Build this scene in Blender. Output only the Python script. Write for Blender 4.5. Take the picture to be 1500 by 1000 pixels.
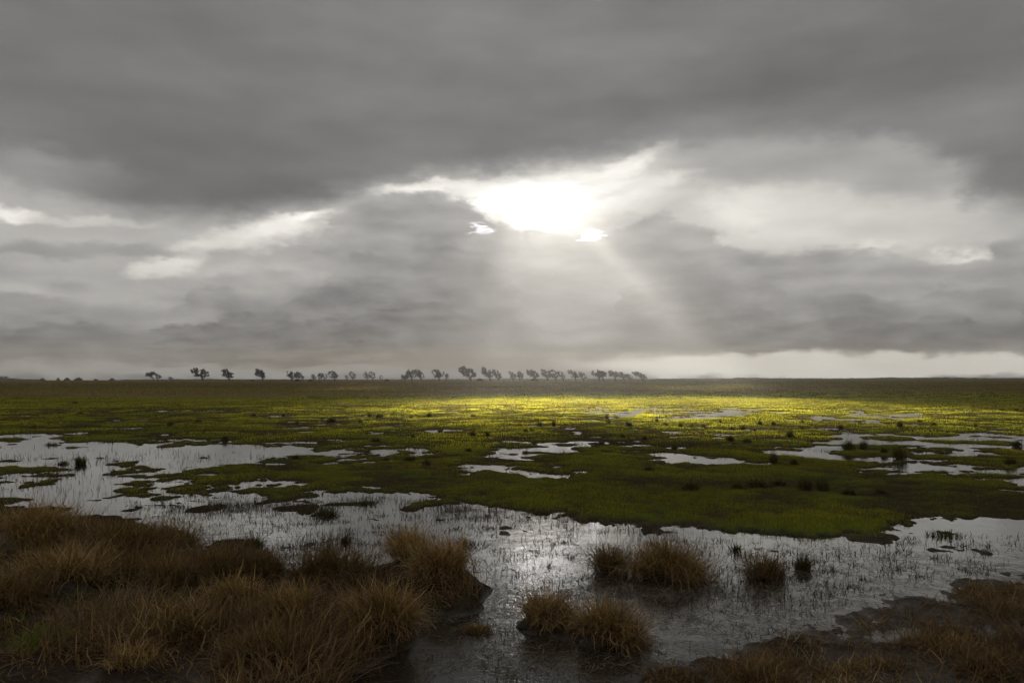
import bpy, math, random
import numpy as np
from mathutils import Vector

# ------------------------------------------------------------------ camera, sky, sun, exposure
for o in list(bpy.data.objects):
    bpy.data.objects.remove(o, do_unlink=True)
scene = bpy.context.scene
COL = scene.collection
R = math.radians

LENS, SENSOR = 28.0, 36.0
EYE = 1.75                       # standing eye height above the flood water
PITCH = R(2.72)
FPX = 1500 * LENS / SENSOR
cam_data = bpy.data.cameras.new('camera')
cam_data.lens = LENS
cam_data.sensor_width = SENSOR
cam_data.clip_start = 0.05
cam_data.clip_end = 90000
cam = bpy.data.objects.new('camera', cam_data)
COL.objects.link(cam)
cam.location = (0, 0, EYE)
cam.rotation_euler = (R(90) + PITCH, R(0.05), 0)
scene.camera = cam

SUN_AZ, SUN_EL = R(1.2), R(15.0)   # azimuth clockwise from +Y
SUN_DIR = Vector((math.sin(SUN_AZ) * math.cos(SUN_EL), math.cos(SUN_AZ) * math.cos(SUN_EL), math.sin(SUN_EL)))
world = bpy.data.worlds.new('World')
scene.world = world
world.use_nodes = True
wn = world.node_tree
wn.nodes.clear()
w_out = wn.nodes.new('ShaderNodeOutputWorld')
w_bg = wn.nodes.new('ShaderNodeBackground')
w_sky = wn.nodes.new('ShaderNodeTexSky')
w_sky.sky_type = 'NISHITA'
w_sky.sun_disc = False
w_sky.sun_elevation = SUN_EL
w_sky.sun_rotation = SUN_AZ
w_sky.air_density = 0.55
w_sky.dust_density = 0.25
w_bg.inputs['Strength'].default_value = 0.05
wn.links.new(w_sky.outputs[0], w_bg.inputs['Color'])
wn.links.new(w_bg.outputs[0], w_out.inputs['Surface'])

sun_data = bpy.data.lights.new('sun', 'SUN')
sun_data.energy = 5.0
sun_data.angle = R(0.53)
sun_data.color = (1.0, 0.93, 0.80)
sun = bpy.data.objects.new('sun', sun_data)
COL.objects.link(sun)
sun.rotation_euler = SUN_DIR.to_track_quat('Z', 'Y').to_euler()

vs = scene.view_settings
vs.view_transform = 'Standard'
vs.look = 'None'
vs.gamma = 1.0
vs.exposure = 2.8
vs.use_curve_mapping = False

cy = scene.cycles
cy.max_bounces = 6
cy.diffuse_bounces = 2
cy.glossy_bounces = 3
cy.transmission_bounces = 3
cy.volume_bounces = 1
cy.transparent_max_bounces = 8
cy.caustics_reflective = False
cy.caustics_refractive = False
cy.sample_clamp_indirect = 4.0
cy.use_adaptive_sampling = True
cy.adaptive_threshold = 0.015
cy.use_denoising = True
cy.denoiser = 'OPENIMAGEDENOISE'

# ------------------------------------------------------------------ helpers
SP, CP = math.sin(PITCH), math.cos(PITCH)

def ray(px, py):
    a, b = (px - 750) / FPX, (500 - py) / FPX
    return a, CP - b * SP, SP + b * CP

def at(px, py, z=0.0):
    """The ground point (height z) that the photograph shows at px, py."""
    x, y, dz = ray(px, py)
    t = (z - EYE) / dz
    return t * x, t * y

def to_px(x, y, z=0.0):
    dz = z - EYE
    f = y * CP + dz * SP
    f = np.where(f < 0.05, 0.05, f)
    return 750 + FPX * x / f, 500 - FPX * (dz * CP - y * SP) / f

def ang(px, py):
    """Azimuth and elevation (degrees) of a photograph position."""
    x, y, z = ray(px, py)
    return math.degrees(math.atan2(x, y)), math.degrees(math.atan2(z, math.hypot(x, y)))

def _hash(ix, iy, seed):
    n = (ix.astype(np.int64) * 374761393 + iy.astype(np.int64) * 668265263 + seed * 974634777) & 0xffffffff
    n = ((n ^ (n >> 13)) * 1274126177) & 0xffffffff
    n = (n ^ (n >> 16)) & 0xffffffff
    return n / 4294967295.0

def vnoise(x, y, seed=0):
    x = np.asarray(x, float); y = np.asarray(y, float)
    ix, iy = np.floor(x), np.floor(y)
    fx, fy = x - ix, y - iy
    fx = fx * fx * (3 - 2 * fx); fy = fy * fy * (3 - 2 * fy)
    a, b = _hash(ix, iy, seed), _hash(ix + 1, iy, seed)
    c, d = _hash(ix, iy + 1, seed), _hash(ix + 1, iy + 1, seed)
    return (a + (b - a) * fx) * (1 - fy) + (c + (d - c) * fx) * fy

def fbm(x, y, octaves=4, seed=0, gain=0.5):
    s, amp, tot = 0, 1.0, 0
    for k in range(octaves):
        s = s + amp * vnoise(np.asarray(x) * 2 ** k + 17.3 * k, np.asarray(y) * 2 ** k - 9.1 * k, seed + k)
        tot += amp; amp *= gain
    return s / tot

def sstep(a, b, v):
    t = np.clip((v - a) / (b - a), 0, 1)
    return t * t * (3 - 2 * t)

def tri_mesh(name, verts, tris, attrs=None, mats=None, mat_idx=None, smooth=False):
    me = bpy.data.meshes.new(name)
    verts = np.asarray(verts, np.float32); tris = np.asarray(tris, np.int32)
    me.vertices.add(len(verts)); me.vertices.foreach_set('co', verts.ravel())
    me.loops.add(tris.size); me.loops.foreach_set('vertex_index', tris.ravel())
    me.polygons.add(len(tris))
    me.polygons.foreach_set('loop_start', np.arange(0, tris.size, 3, dtype=np.int32))
    if mat_idx is not None:
        me.polygons.foreach_set('material_index', np.asarray(mat_idx, np.int32))
    if smooth:
        me.polygons.foreach_set('use_smooth', np.ones(len(tris), bool))
    for k, v in (attrs or {}).items():
        v = np.asarray(v, np.float32)
        if v.ndim == 1:
            a = me.attributes.new(k, 'FLOAT', 'POINT'); a.data.foreach_set('value', v)
        else:
            a = me.attributes.new(k, 'FLOAT_VECTOR', 'POINT'); a.data.foreach_set('vector', v.ravel())
    for m in (mats or []):
        me.materials.append(m)
    me.update(calc_edges=True)
    return me

def link(name, me, parent=None, **props):
    o = bpy.data.objects.new(name, me)
    COL.objects.link(o)
    o.parent = parent
    for k, v in props.items():
        o[k] = v
    return o

def thing(name, loc, label, cat, group=None, rotz=0.0, scale=1.0):
    o = bpy.data.objects.new(name, None)
    o.empty_display_size = 0.1
    COL.objects.link(o)
    o.location = loc
    o.rotation_euler = (0, 0, rotz)
    o.scale = (scale,) * 3 if not hasattr(scale, '__len__') else scale
    o['label'] = label; o['category'] = cat
    if group: o['group'] = group
    return o

# node shorthand
class NT:
    def __init__(s, mat):
        mat.use_nodes = True
        s.t = mat.node_tree; s.t.nodes.clear()
    def n(s, typ, ins=None, **kw):
        nd = s.t.nodes.new(typ)
        for k, v in kw.items(): setattr(nd, k, v)
        for k, v in (ins or {}).items():
            sock = nd.inputs[k]
            if isinstance(v, bpy.types.NodeSocket): s.t.links.new(v, sock)
            else: sock.default_value = v
        return nd
    def math(s, op, a, b=0.0, c=0.0, clamp=False):
        return s.n('ShaderNodeMath', {0: a, 1: b, 2: c}, operation=op, use_clamp=clamp).outputs[0]
    def vmath(s, op, a, b=(0, 0, 0)):
        nd = s.n('ShaderNodeVectorMath', {0: a, 1: b}, operation=op)
        return nd.outputs['Value'] if op in ('LENGTH', 'DOT_PRODUCT', 'DISTANCE') else nd.outputs[0]
    def noise(s, vec, scale, detail=4.0, rough=0.5, dist=0.0, col=False):
        nd = s.n('ShaderNodeTexNoise', {'Vector': vec, 'Scale': scale, 'Detail': detail, 'Roughness': rough, 'Distortion': dist})
        return nd.outputs['Color' if col else 'Fac']
    def mr(s, v, a, b, c=0.0, d=1.0, smooth=True):
        return s.n('ShaderNodeMapRange', {0: v, 1: a, 2: b, 3: c, 4: d}, interpolation_type='SMOOTHSTEP' if smooth else 'LINEAR').outputs[0]
    def mixf(s, f, a, b):
        return s.n('ShaderNodeMix', {0: f, 2: a, 3: b}, data_type='FLOAT').outputs[0]
    def mixc(s, f, a, b, blend='MIX'):
        nd = s.n('ShaderNodeMix', {0: f, 6: a, 7: b}, data_type='RGBA'); nd.blend_type = blend
        return nd.outputs[2]
    def attr(s, name, vec=False):
        return s.n('ShaderNodeAttribute', attribute_name=name).outputs['Vector' if vec else 'Fac']
    def ramp(s, f, stops):
        nd = s.n('ShaderNodeValToRGB', {0: f})
        el = nd.color_ramp.elements
        el[0].position, el[0].color = stops[0][0], (*stops[0][1], 1)
        el[1].position, el[1].color = stops[-1][0], (*stops[-1][1], 1)
        for p, c in stops[1:-1]:
            e = el.new(p); e.color = (*c, 1)
        return nd.outputs[0]
    def out(s, surf=None, vol=None, disp=None):
        o = s.t.nodes.new('ShaderNodeOutputMaterial')
        if surf: s.t.links.new(surf, o.inputs['Surface'])
        if vol: s.t.links.new(vol, o.inputs['Volume'])
        if disp: s.t.links.new(disp, o.inputs['Displacement'])

# ------------------------------------------------------------------ the cloud layer (sky)
# A low overcast sheet 100 m up that really shades the land; the sun reaches the ground
# only through one break in it.  Its material is translucent: what one sees from below is
# daylight and sun filtering through a cloud colour painted paler and darker, brightest round the break.
DECK_H, DECK_R = 100.0, 30000.0
PATCH = (6.5, 56.0)              # centre of the sunlit pasture
BREAK = (PATCH[0] + math.sin(SUN_AZ) * DECK_H / math.tan(SUN_EL), PATCH[1] + math.cos(SUN_AZ) * DECK_H / math.tan(SUN_EL))
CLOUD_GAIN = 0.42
# thin slits beside the break that send narrower shafts down: x, y, rx, ry, openness
SLITS = [(54, 545, 9, 28, .55), (36, 505, 6, 26, .40), (-20, 515, 7, 26, .20)]

# Pale and dark patches of the cloud colour, sun glow included: px, py, rx, ry, rot (deg, anticlockwise), brightness, inner fraction
BACK = [   # the high pale layer behind the banks, and the painted glow round the break
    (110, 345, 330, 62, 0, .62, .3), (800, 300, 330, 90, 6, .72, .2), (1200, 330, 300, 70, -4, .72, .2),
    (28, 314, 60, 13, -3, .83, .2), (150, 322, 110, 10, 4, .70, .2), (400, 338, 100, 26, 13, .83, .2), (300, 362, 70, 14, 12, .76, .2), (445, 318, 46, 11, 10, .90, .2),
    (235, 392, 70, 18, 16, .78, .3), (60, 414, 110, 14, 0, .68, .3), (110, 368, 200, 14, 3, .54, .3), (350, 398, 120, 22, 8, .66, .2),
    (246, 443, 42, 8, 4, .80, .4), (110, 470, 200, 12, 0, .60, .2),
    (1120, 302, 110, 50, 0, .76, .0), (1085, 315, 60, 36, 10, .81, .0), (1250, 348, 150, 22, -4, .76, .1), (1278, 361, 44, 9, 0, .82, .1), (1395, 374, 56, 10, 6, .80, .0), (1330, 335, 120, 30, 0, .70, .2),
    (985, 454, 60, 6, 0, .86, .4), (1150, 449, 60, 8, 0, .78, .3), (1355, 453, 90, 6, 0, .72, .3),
    (860, 275, 200, 46, 12, .77, .0), (900, 300, 120, 26, 8, .80, .0), (770, 290, 180, 48, 4, .97, .0), (640, 273, 95, 12, 6, .90, .3), (905, 243, 76, 15, 21, .86, .2), (795, 325, 50, 24, 0, .89, .3),  # sun glow round the break, put into the cloud colour
]
COVER = [  # light and dark inside the high cover
    (200, 20, 320, 80, 0, .405, .0), (660, 40, 280, 80, 0, .455, .0), (900, 100, 220, 70, 5, .45, .0), (100, 120, 260, 60, -6, .40, .0),
    (300, 250, 260, 60, -8, .385, .1), (1150, 135, 280, 60, 0, .385, .0), (1420, 60, 200, 90, 0, .385, .0), (1010, 190, 260, 34, 0, .46, .0),
    (600, 225, 200, 30, 8, .425, .0), (1430, 170, 180, 40, 0, .46, .0), (60, 235, 130, 26, -6, .50, .0), (450, 130, 260, 40, 0, .43, .0),
]
FRONT = [
    (1150, 238, 230, 34, 0, .57, .1), (1330, 262, 110, 40, 0, .58, .1),  # wisps in front of the break and the low pale strip at the horizon
    (822, 288, 28, 10, 18, .87, .3), (940, 271, 90, 11, 9, .78, .2), (880, 262, 60, 6, 14, .84, .2),
]
HORIZON = [(1230, 537, 420, 21, 0, .76, .6), (300, 545, 560, 12, 0, .53, .3)]
EDGE = [(0, 258), (120, 292), (250, 322), (340, 322), (420, 306), (490, 290), (600, 264), (760, 244), (900, 222), (950, 215), (1010, 222), (1100, 214), (1200, 212), (1300, 222), (1380, 250), (1430, 292), (1500, 310)]
# cloud banks: crisp billowing tops in front of the pale layer: tops, brightness at the top, brightness below, depth px, crispness deg
BANKS = [
    ([(0, 388), (80, 400), (160, 408), (215, 418), (262, 412), (330, 400), (400, 384), (455, 366), (490, 322), (520, 300), (570, 288), (630, 284), (672, 290), (705, 310), (740, 326), (785, 340), (830, 348), (880, 342), (930, 330),
      (965, 314), (1000, 324), (1040, 346), (1085, 366), (1150, 372), (1230, 366), (1300, 374), (1350, 382), (1420, 386), (1455, 350), (1500, 338)], .58, .53, 90, .55),
    ([(0, 425), (70, 428), (150, 446), (225, 458), (262, 448), (292, 424), (330, 420), (366, 436), (420, 440), (480, 400), (540, 372), (590, 380), (625, 352), (690, 356), (740, 400), (790, 470), (860, 480), (930, 420), (985, 404), (1040, 400),
      (1085, 418), (1125, 414), (1165, 440), (1250, 430), (1330, 438), (1385, 420), (1430, 432), (1470, 424), (1500, 428)], .51, .455, 70, .35),
    ([(0, 482), (90, 476), (180, 486), (280, 470), (380, 462), (470, 470), (560, 452), (640, 446), (700, 470), (740, 520), (800, 540), (900, 540), (1000, 500), (1025, 474), (1065, 456), (1110, 458), (1150, 472), (1205, 468), (1260, 462), (1310, 476), (1390, 466), (1450, 478), (1500, 450)], .44, .42, 60, .30),
]

def cloud_material(broken):
    m = bpy.data.materials.new('cloud_break' if broken else 'cloud')
    N = NT(m)
    pos = N.n('ShaderNodeNewGeometry').outputs['Position']
    d = N.vmath('NORMALIZE', N.vmath('SUBTRACT', pos, (0, 0, EYE)))
    sep = N.n('ShaderNodeSeparateXYZ', {0: d})
    az = N.math('MULTIPLY', N.math('ARCTAN2', sep.outputs[0], sep.outputs[1]), 57.29578)
    el = N.math('MULTIPLY', N.math('ARCSINE', sep.outputs[2]), 57.29578)
    nv = N.vmath('MULTIPLY', d, (1.0, 1.0, 2.2))
    ctr = lambda c, k: N.vmath('MULTIPLY', N.vmath('SUBTRACT', c, (.5, .5, .5)), k)
    big = N.noise(nv, 6.0, 3.0, 0.5, col=True)
    mid = N.noise(nv, 22.0, 4.0, 0.55, col=True)
    tiny = N.noise(nv, 75.0, 4.0, 0.55, col=True)
    p0 = N.n('ShaderNodeCombineXYZ', {0: az, 1: el}).outputs[0]
    p = N.vmath('ADD', N.vmath('ADD', p0, ctr(big, (4.0, 1.3, 0))), N.vmath('ADD', ctr(mid, (3.0, 1.5, 0)), ctr(tiny, (1.0, .6, 0))))
    sp = N.n('ShaderNodeSeparateXYZ', {0: p})
    u = N.mr(sp.outputs[0], -45, 45, 0, 1, False)

    def curve(pts):
        fc = N.n('ShaderNodeFloatCurve', {1: u})
        cv = fc.mapping.curves[0]
        q = [ang(*t) for t in pts]
        q = [(-45, q[0][1])] + q + [(45, q[-1][1])]
        for i, (a_, e_) in enumerate(q):
            X, Y = (a_ + 45) / 90, e_ / 30
            if i == 0: cv.points[0].location = (X, Y)
            elif i == len(q) - 1: cv.points[-1].location = (X, Y)
            else: cv.points.new(X, Y)
        fc.mapping.update()
        return N.math('MULTIPLY', fc.outputs[0], 30.0)

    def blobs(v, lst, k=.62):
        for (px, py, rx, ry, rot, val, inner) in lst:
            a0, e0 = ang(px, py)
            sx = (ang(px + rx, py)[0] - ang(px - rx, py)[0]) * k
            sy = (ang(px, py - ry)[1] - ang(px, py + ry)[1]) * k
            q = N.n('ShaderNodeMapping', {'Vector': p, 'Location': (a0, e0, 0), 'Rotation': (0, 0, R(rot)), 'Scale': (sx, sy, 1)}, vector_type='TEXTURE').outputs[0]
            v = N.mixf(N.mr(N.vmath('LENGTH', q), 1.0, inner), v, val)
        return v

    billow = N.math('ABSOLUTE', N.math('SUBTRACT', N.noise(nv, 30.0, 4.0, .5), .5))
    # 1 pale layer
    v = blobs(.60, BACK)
    # 2 banks, from far up to near the horizon; a bank's colour darkens downwards
    for i, (top, vt, vb, depth, crisp) in enumerate(BANKS):
        over = N.math('SUBTRACT', curve(top), sp.outputs[1])
        over = N.math('ADD', over, N.math('MULTIPLY', N.math('SUBTRACT', .10, billow), 1.1 + .15 * i))
        body = N.mixf(N.mr(over, 0, depth / 20.4), vt, vb)
        shade = N.mr(N.noise(N.vmath('MULTIPLY', d, (1, 1, 3.6)), 13.0 + 5 * i, 4.0, .5), .3, .7, -.05, .05, False)
        keep = N.mr(N.noise(N.vmath('ADD', nv, (3.1 * i, 1.7, .4)), 8.0, 3.0, .5), .28, .50, .45, 1.0)
        msk = N.math('MULTIPLY', N.mr(over, -crisp * .4, crisp), keep)
        v = N.mixf(msk, v, N.math('ADD', body, shade))
        if i == 0: bank0 = N.mr(over, -crisp * .4, crisp)
    # 3 the high cover with its ragged lower edge
    over = N.math('SUBTRACT', sp.outputs[1], curve(EDGE))
    cov = blobs(.42, COVER, .75)
    v = N.mixf(N.mr(over, -1.1, 1.6), v, cov)
    v = blobs(v, FRONT)
    v = blobs(v, HORIZON)
    # overhead and behind, unseen cover made paler than the high cover to light the foreground
    rest = N.mr(N.noise(N.vmath('MULTIPLY', d, (1.0, 1.0, 1.6)), 2.6, 4.0, .55), .36, .64, .44, .76)
    away = N.math('MAXIMUM', N.mr(el, 27, 40), N.mr(N.math('ABSOLUTE', az), 42, 60))
    v = N.mixf(away, v, rest)
    # soft unevenness
    soft = N.noise(N.vmath('MULTIPLY', d, (1.0, 1.0, 3.4)), 9.0, 4.0, .5)
    v = N.math('MULTIPLY', v, N.mr(soft, .25, .75, .94, 1.06, False))
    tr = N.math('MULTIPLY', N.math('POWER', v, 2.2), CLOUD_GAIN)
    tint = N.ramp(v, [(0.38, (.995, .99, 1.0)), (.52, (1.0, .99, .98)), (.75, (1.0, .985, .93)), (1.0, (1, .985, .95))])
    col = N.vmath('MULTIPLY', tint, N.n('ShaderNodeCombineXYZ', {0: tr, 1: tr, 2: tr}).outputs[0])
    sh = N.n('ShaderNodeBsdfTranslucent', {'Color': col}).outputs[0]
    if broken:
        wob = N.noise(N.vmath('MULTIPLY', pos, (1, 1, 0)), 0.045, 4.0, 0.6, 0.0, col=True)
        pp = N.vmath('ADD', pos, N.vmath('MULTIPLY', N.vmath('SUBTRACT', wob, (.5, .5, .5)), (30, 34, 0)))
        wob2 = N.noise(N.vmath('MULTIPLY', pos, (1, 1, 0)), 0.16, 4.0, 0.6, 0.0, col=True)
        pp = N.vmath('ADD', pp, N.vmath('MULTIPLY', N.vmath('SUBTRACT', wob2, (.5, .5, .5)), (26, 24, 0)))
        def disc(rx, ry, inner, x=BREAK[0], y=BREAK[1]):
            q = N.n('ShaderNodeMapping', {'Vector': pp, 'Location': (x, y, DECK_H), 'Scale': (rx, ry, 1e6)}, vector_type='TEXTURE').outputs[0]
            return N.mr(N.vmath('LENGTH', q), 1.0, inner)
        core = N.math('MULTIPLY', disc(25, 34, .30), N.mr(N.noise(nv, 34.0, 5.0, .6), .34, .46, .7, 1.0))
        core = N.math('MULTIPLY', core, N.mr(N.noise(N.vmath('MULTIPLY', pos, (1, .08, 0)), .16, 2.0, .5), .40, .56, .55, 1.0))
        core = N.math('MULTIPLY', core, N.math('SUBTRACT', 1.0, N.math('MULTIPLY', bank0, .94)))
        skirt = disc(72, 52, .1)
        op = N.math('ADD', N.math('MULTIPLY', core, .94), N.math('MULTIPLY', skirt, .042))
        for (x, y, rx, ry, k) in SLITS:
            op = N.math('ADD', op, N.math('MULTIPLY', disc(rx, ry, .2, x, y), k), clamp=True)
        tp = N.n('ShaderNodeBsdfTransparent', {'Color': (1, 1, 1, 1)}).outputs[0]
        sh = N.n('ShaderNodeMixShader', {0: op, 1: sh, 2: tp}).outputs[0]
    N.out(sh)
    return m

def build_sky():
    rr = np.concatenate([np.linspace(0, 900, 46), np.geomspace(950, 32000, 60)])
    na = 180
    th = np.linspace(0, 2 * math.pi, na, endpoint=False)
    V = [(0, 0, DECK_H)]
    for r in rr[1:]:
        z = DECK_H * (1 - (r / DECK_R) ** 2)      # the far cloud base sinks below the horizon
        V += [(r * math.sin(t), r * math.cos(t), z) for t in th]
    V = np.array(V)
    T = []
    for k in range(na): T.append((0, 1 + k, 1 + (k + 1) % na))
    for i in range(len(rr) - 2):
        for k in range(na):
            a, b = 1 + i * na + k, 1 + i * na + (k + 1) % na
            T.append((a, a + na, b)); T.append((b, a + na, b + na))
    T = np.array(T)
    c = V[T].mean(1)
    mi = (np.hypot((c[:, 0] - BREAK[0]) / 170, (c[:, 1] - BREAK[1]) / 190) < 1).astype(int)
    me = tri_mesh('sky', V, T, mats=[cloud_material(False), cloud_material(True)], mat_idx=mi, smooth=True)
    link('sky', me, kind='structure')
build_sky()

# ------------------------------------------------------------------ lie of the land
WATER = [   # outlines of standing water, traced in the photograph
    [(-260, 636), (0, 640), (60, 642), (120, 650), (250, 650), (330, 652), (420, 655), (480, 663), (500, 669), (440, 673), (400, 672), (330, 676), (290, 681), (285, 690),
     (340, 699), (420, 706), (470, 714), (560, 722), (640, 730), (720, 735), (800, 742), (900, 757), (960, 770), (1060, 777), (1120, 781), (1180, 788),
     (1240, 776), (1290, 772), (1340, 768), (1400, 762), (1440, 766), (1500, 769), (1800, 775), (1800, 835), (1500, 838), (1420, 850), (1350, 880), (1260, 888),
     (1200, 912), (1130, 945), (1040, 965), (950, 1000), (900, 1060), (480, 1060), (500, 1000), (560, 965), (600, 930), (610, 900), (700, 900), (720, 860),
     (640, 830), (560, 830), (500, 850), (440, 875), (400, 870), (430, 850), (400, 820), (300, 800), (270, 778), (200, 762), (100, 744), (0, 730), (-260, 720)],
    [(475, 662), (540, 658), (640, 657), (690, 660), (640, 663), (560, 665), (520, 674), (490, 676), (470, 668)],
    [(716, 659), (760, 656), (800, 658), (850, 660), (905, 664), (850, 667), (790, 667), (735, 666)],
    [(670, 688), (720, 686), (770, 688), (850, 691), (880, 694), (800, 697), (730, 694)],
    [(815, 603), (880, 602), (960, 603), (1050, 602), (1130, 606), (1160, 608), (1060, 609), (980, 607), (900, 606), (830, 606)],
    [(1210, 609), (1240, 607), (1290, 608), (1330, 611), (1300, 615), (1250, 614)],
    [(1005, 640), (1030, 636), (1080, 638), (1075, 643), (1040, 644)],
    [(940, 675), (1010, 671), (1090, 674), (1110, 678), (1090, 683), (1020, 680), (970, 679)],
    [(1150, 668), (1180, 655), (1210, 645), (1270, 641), (1320, 647), (1310, 652), (1260, 655), (1215, 661), (1200, 671), (1160, 673)],
    [(1270, 660), (1320, 655), (1380, 639), (1440, 634), (1500, 638), (1700, 640), (1700, 670), (1500, 664), (1440, 660), (1380, 662), (1310, 661)],
    [(1255, 683), (1300, 675), (1380, 680), (1440, 683), (1350, 689), (1280, 688)],
    [(1370, 692), (1430, 686), (1500, 690), (1700, 690), (1700, 715), (1500, 714), (1440, 702)],
    [(50, 910), (120, 900), (135, 925), (100, 945), (45, 940)],
    [(1290, 930), (1340, 925), (1330, 942), (1280, 945)],
]
ISLANDS = [
    [(190, 712), (250, 703), (300, 706), (340, 712), (380, 720), (330, 724), (230, 720)],
    [(320, 716), (400, 710), (480, 714), (470, 722), (380, 726)],
    [(160, 684), (230, 679), (270, 684), (240, 688), (170, 688)],
    [(-200, 690), (20, 683), (120, 688), (60, 694), (-200, 700)],
    [(60, 647), (85, 645), (100, 652), (70, 654)],
    [(760, 750), (810, 744), (850, 750), (800, 758)],
    [(840, 756), (880, 752), (930, 758), (880, 764)],
    [(930, 770), (970, 766), (990, 776), (940, 780)],
]
X0, Y0, GW, GH, GS = -300, 540, 2120, 560, 1.0

def raster(polys):
    yy = np.arange(GH) + Y0 + .5
    xx = np.arange(GW) + X0 + .5
    m = np.zeros((GH, GW), bool)
    for poly in polys:
        P = np.array(poly, float)
        Q = np.roll(P, -1, 0)
        for r, y in enumerate(yy):
            hit = ((P[:, 1] <= y) & (Q[:, 1] > y)) | ((Q[:, 1] <= y) & (P[:, 1] > y))
            if not hit.any(): continue
            xs = np.sort(P[hit, 0] + (y - P[hit, 1]) / (Q[hit, 1] - P[hit, 1]) * (Q[hit, 0] - P[hit, 0]))
            for a, b in zip(xs[::2], xs[1::2]):
                m[r, (xx >= a) & (xx < b)] = True
    return m.astype(float)

def blur(m, k, axis):
    c = np.cumsum(np.pad(m, [(k + 1, k) if a == axis else (0, 0) for a in (0, 1)], mode='edge'), axis=axis)
    n = m.shape[axis]
    hi = np.take(c, np.arange(2 * k + 1, 2 * k + 1 + n), axis); lo = np.take(c, np.arange(0, n), axis)
    return (hi - lo) / (2 * k + 1)

_w = np.clip(raster(WATER) - raster(ISLANDS), 0, 1)
_wf = blur(blur(blur(_w, 14, 1), 2, 0), 14, 1)                       # far pools are thin: little blur
_wn = blur(blur(blur(blur(_w, 14, 1), 5, 0), 14, 1), 5, 0)
_ww = blur(blur(_w, 45, 1), 7, 0)
_k = sstep(640, 740, np.arange(GH) + Y0 + .5)[:, None]
WMAP = _wf * (1 - _k) + _wn * _k

def sample(M, px, py):
    u = np.clip(px - X0 - .5, 0, GW - 1.001); v = np.clip(py - Y0 - .5, 0, GH - 1.001)
    i, j = np.floor(v).astype(int), np.floor(u).astype(int)
    fv, fu = v - i, u - j
    return (M[i, j] * (1 - fu) + M[i, j + 1] * fu) * (1 - fv) + (M[i + 1, j] * (1 - fu) + M[i + 1, j + 1] * fu) * fv

HUMMOCKS = [  # px, py, rx px, height m : low muddy mounds along the near shore
    (1090, 940, 60, .06), (1000, 957, 50, .05), (1160, 888, 36, .045), (1300, 872, 26, .07), (1220, 905, 36, .05), (1420, 838, 40, .04),
    (1335, 890, 50, .05), (1250, 905, 60, .05), (950, 975, 55, .06), (1390, 930, 120, .06), (1470, 900, 60, .06), (1180, 960, 70, .05), (1120, 990, 80, .06),
    (800, 915, 70, .10), (880, 940, 75, .10), (700, 926, 36, .05), (960, 850, 70, .05), (895, 845, 30, .04), (1120, 845, 36, .04), (1080, 838, 24, .03),
    (655, 872, 45, .07), (600, 850, 45, .09), (500, 860, 60, .10), (560, 945, 55, .12), (585, 812, 24, .05), (380, 760, 45, .03), (480, 750, 30, .02), (540, 738, 30, .02),
    (92, 678, 20, .05), (118, 680, 18, .05), (505, 795, 12, .03), (675, 800, 12, .03), (785, 814, 12, .02), (1175, 836, 18, .04),
]

def height(x, y):
    x = np.asarray(x, float); y = np.asarray(y, float)
    px, py = to_px(x, np.maximum(y, 0.3))
    inside = (y > 0.5)
    w = np.where(inside, sample(WMAP, px, py), 0.0)
    ww = np.where(inside, sample(_ww, px, py), 0.0)
    far = sstep(15, 60, np.hypot(x, y))
    mid_ = sstep(9, 13, np.hypot(x, y))
    n1 = fbm(x * .55, y * .55, 4, 3) - .5
    n2 = fbm(x * 2.3, y * 2.3, 4, 11) - .5
    n3 = fbm(x * 9.0, y * 9.0, 3, 21) - .5
    near = 1 - sstep(9, 22, np.hypot(x, y))
    mudf = sstep(880, 960, px) * sstep(815, 850, py)
    n4 = np.abs(fbm(x * 7.0, y * 7.0, 3, 131) - .5)
    h = (.5 - w) * (.105 - .04 * mid_) * (1 - .55 * mudf * (1 - w)) + (n4 * .06 - .020) * mudf * (1 - .85 * w) + - .022 * mid_ * ww * (1 - w) + n1 * .10 * (1 - .4 * far) * (1 - .5 * mudf) + n2 * .13 * (1 - .5 * far) + n3 * .045 * near
    edge = 4 * w * (1 - w)
    h = h + edge * (n2 * .10 + n3 * .09)
    n5 = fbm(x * .9 + 3.1, y * .9, 3, 141) - .5
    h = h + n5 * .32 * sstep(11, 22, np.hypot(x, y))
    h = h + w * .058 * sstep(.58, .72, fbm(x * 1.5 + 9, y * 1.1, 3, 171)) * sstep(8, 9.5, np.hypot(x, y)) * (1 - sstep(17, 22, np.hypot(x, y)))
    n6 = fbm(x * 20, y * 20, 3, 151) - .5
    h = h + n6 * .032 * mudf
    h = np.where((ww < .05) & (w < .035) & (py < 790), np.maximum(h, .012 + .25 * h), h)
    bank = sstep(745, 775, py) * (1 - sstep(560, 660, px))
    h = h - bank * (1 - w) * .045 * sstep(.52, .62, fbm(x * .95 + 5, y * .95, 3, 161))
    for (a, b, rpx, hh) in HUMMOCKS:
        cx, cy_ = at(a, b)
        if a > 930 and b > 850: hh = hh * .35
        r = rpx / FPX * cy_
        d2 = ((x - cx) / r) ** 2 + ((y - cy_) / (r * 1.1)) ** 2
        h = h + np.where(d2 < 6, hh * .7 * np.exp(-d2 * 1.1), 0)
    h = np.where((mudf > .5) & (h > .008), .008 + (h - .008) * .45, h)
    h = h + (fbm(x * 13, y * 13, 4, 181, .6) - .5) * .05 * mudf * (1 - w)
    rise = sstep(150, 900, np.hypot(x, y))
    h = h + rise * .25 + sstep(80, 130, np.hypot(x, y)) * .04
    dd = np.hypot(x, y)
    h = np.where((dd > 11) & (dd < 80) & (h > .018), .018 + (h - .018) * .4, h)      # grazed flat
    return np.where(dd > 55, np.maximum(h, .03), h)

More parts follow.
